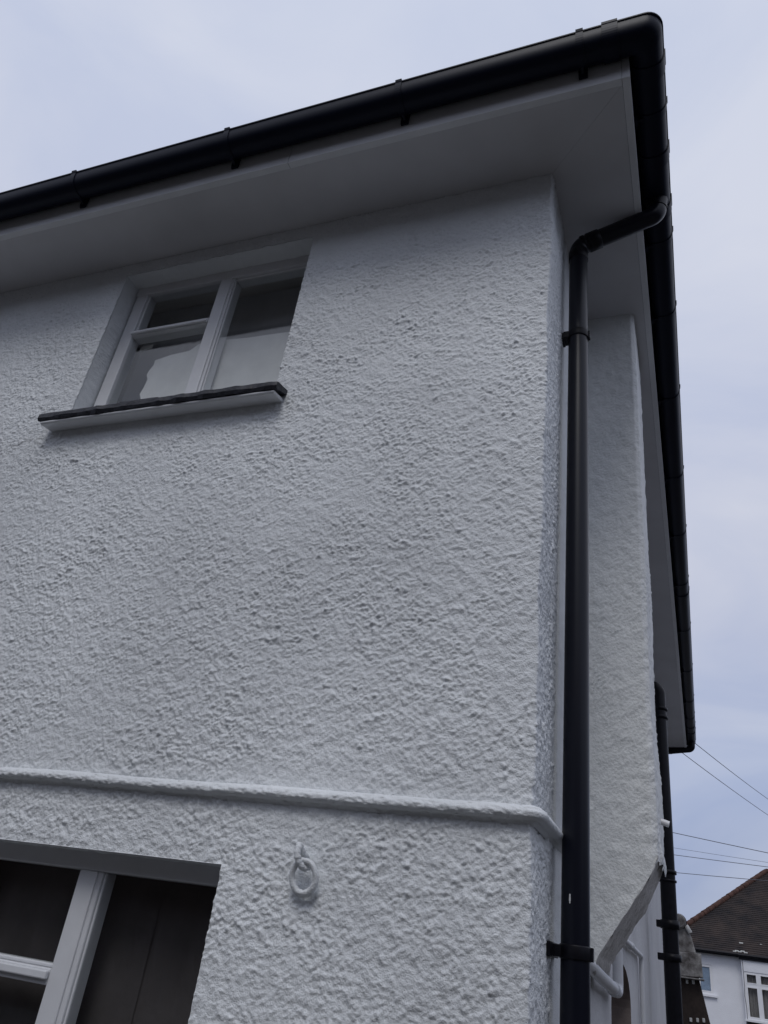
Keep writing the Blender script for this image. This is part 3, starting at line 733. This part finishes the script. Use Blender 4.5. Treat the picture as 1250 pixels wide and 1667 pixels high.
rm = MB(); rm.box(-1.2, 11.7, 45.9, 46.0, 0, 3.8); nbp(rm, 'room', M['dark_room'])
# roof: hipped, with tile courses as shallow steps
ex0, ex1, ey0, ey1, ez = -1.72, 12.3, 44.62, 55.9, 3.93
rz = 8.5; hr = (ey1-ey0)/2; nr = MB()
def roof_face(p0, p1, q0, q1, n=46, step=.02):
    """rows from eave p0-p1 up to ridge q0-q1, each course lapping the one below"""
    p0, p1, q0, q1 = map(Vector, (p0, p1, q0, q1)); nrm_ = (p1-p0).cross(q0-p0).normalized()*step
    for i in range(n):
        a, b = i/n, (i+1)/n
        A0, A1, B0, B1 = p0.lerp(q0, a), p1.lerp(q1, a), p0.lerp(q0, b), p1.lerp(q1, b)
        nr.add([A0+nrm_, A1+nrm_, B1, B0, A0, A1], [(0, 1, 2, 3), (4, 5, 1, 0)])
rl, rr_ = (ex0+hr, ey0+hr, rz), (ex1-hr, ey0+hr, rz)
roof_face((ex0, ey0, ez), (ex1, ey0, ez), rl, rr_)
roof_face((ex0, ey1, ez), (ex0, ey0, ez), rl, rl); roof_face((ex1, ey0, ez), (ex1, ey1, ez), rr_, rr_); roof_face((ex1, ey1, ez), (ex0, ey1, ez), rr_, rl)
nr.add([(ex0, ey0, ez-.02), (ex1, ey0, ez-.02), (ex1, ey1, ez-.02), (ex0, ey1, ez-.02)], [(0, 3, 2, 1)])
nroof = nbp(nr, 'roof', M['tile'])
def ridge_tiles(p, q):
    p, q = Vector(p), Vector(q); L = (q-p).length; n = int(L/.42); mb = MB()
    for i in range(n):
        a, b = p.lerp(q, i/n), p.lerp(q, (i+1)/n); mb.tube([a, a.lerp(b, .5), b], [.15+random.uniform(-.01, .01), .14, .13], 10)
    return mb
nbp(ridge_tiles((ex0, ey0, ez+.03), (rl[0], rl[1], rl[2]+.03)), 'ridge_tiles', M['ridge'], 0, nroof)
nbp(ridge_tiles((rl[0], rl[1], rl[2]+.03), (rr_[0], rr_[1], rr_[2]+.03)), 'ridge_tiles', M['ridge'], 0, nroof)
nbp(ridge_tiles((ex1, ey0, ez+.03), (rr_[0], rr_[1], rr_[2]+.03)), 'ridge_tiles', M['ridge'], 0, nroof)
rg5 = random.Random(5)
for (x, z) in ((1.75, 4.02), (1.85, 4.06), (1.98, 4.03), (2.12, 4.07), (2.25, 4.02), (2.1, 4.45), (3.0, 4.5)):
    yb = ey0+(z-ez)/(rz-ez)*hr-.05; s_ = rg5.uniform(.03, .06); mo = MB()
    mo.box(x-s_*1.6, x+s_*1.6, yb-.03, yb+.03, z-s_*.5, z+s_*.5)
    nbp(mo, 'moss', M['moss'], .01, nroof)
gu = MB(); gu.tube([(ex0-.02, 44.58, 3.90), (2.0, 44.58, 3.90)], .06, 12); gu.box(-1.7, 2.0, 44.66, 44.70, 3.78, 3.93); gu.box(1.9, 5.1, 44.52, 44.60, 3.70, 3.96); gu.tube([(1.88, 44.47, 3.88), (5.1, 44.47, 3.88)], .07, 12)
nbp(gu, 'gutter', M['black_matt'])

# ------------------------------------------------------------------ the dark building across the way (mirrored in the lower panes)
ob = tag(empty('brick_building', (-2, -14, 0)), 'dark brick building facing the white house from behind the camera', 'building')
def obp(mb, name, material, par=None):
    o = _build(mb, name, material, None, 0); o.parent = par or ob
    if par is None: o.matrix_parent_inverse = Matrix.Translation((2, 14, 0))
    return o
M['brick'] = mat('dark_brick', (.075, .050, .042), .9, (4, .4), (40, .6, .01), .2)
bw = MB(); bw.box(-22, 16, -20, -11, 0, 5.6); obp(bw, 'wall', M['brick'])
br = MB(); br.prism([(-20.4, 5.6), (-10.6, 5.6), (-15.5, 9.2)], 0, -22.3, 16.3); obp(br, 'roof', M['tile'])
fl = MB(); fl.box(9.0, 16, -6, 14, 0, 2.5)  # unseen block, added to keep sky light off the side wall
ob2 = tag(empty('brick_building', (11, 4, 0)), 'dark brick building standing along the passage, outside the picture', 'building')
ow = _build(fl, 'wall', M['brick'], None); ow.parent = ob2; ow.matrix_parent_inverse = Matrix.Translation((-11, -4, 0))
fr_ = MB(); fr_.prism([(8.6, 2.5), (16.4, 2.5), (12.5, 4.4)], 1, -6.3, 14.3); ow = _build(fr_, 'roof', M['tile'], None); ow.parent = ob2; ow.matrix_parent_inverse = Matrix.Translation((-11, -4, 0))
for x in (-17, -11, -5, 1, 7, 13):
    bf = MB(); bf.box(x-.6, x+.6, -10.99, -10.95, 3.0, 4.3); wv = obp(bf, 'window', M['upvc']); bp_ = MB(); bp_.box(x-.52, x+.52, -10.949, -10.945, 3.08, 4.22); obp(bp_, 'pane', M['door'], wv)
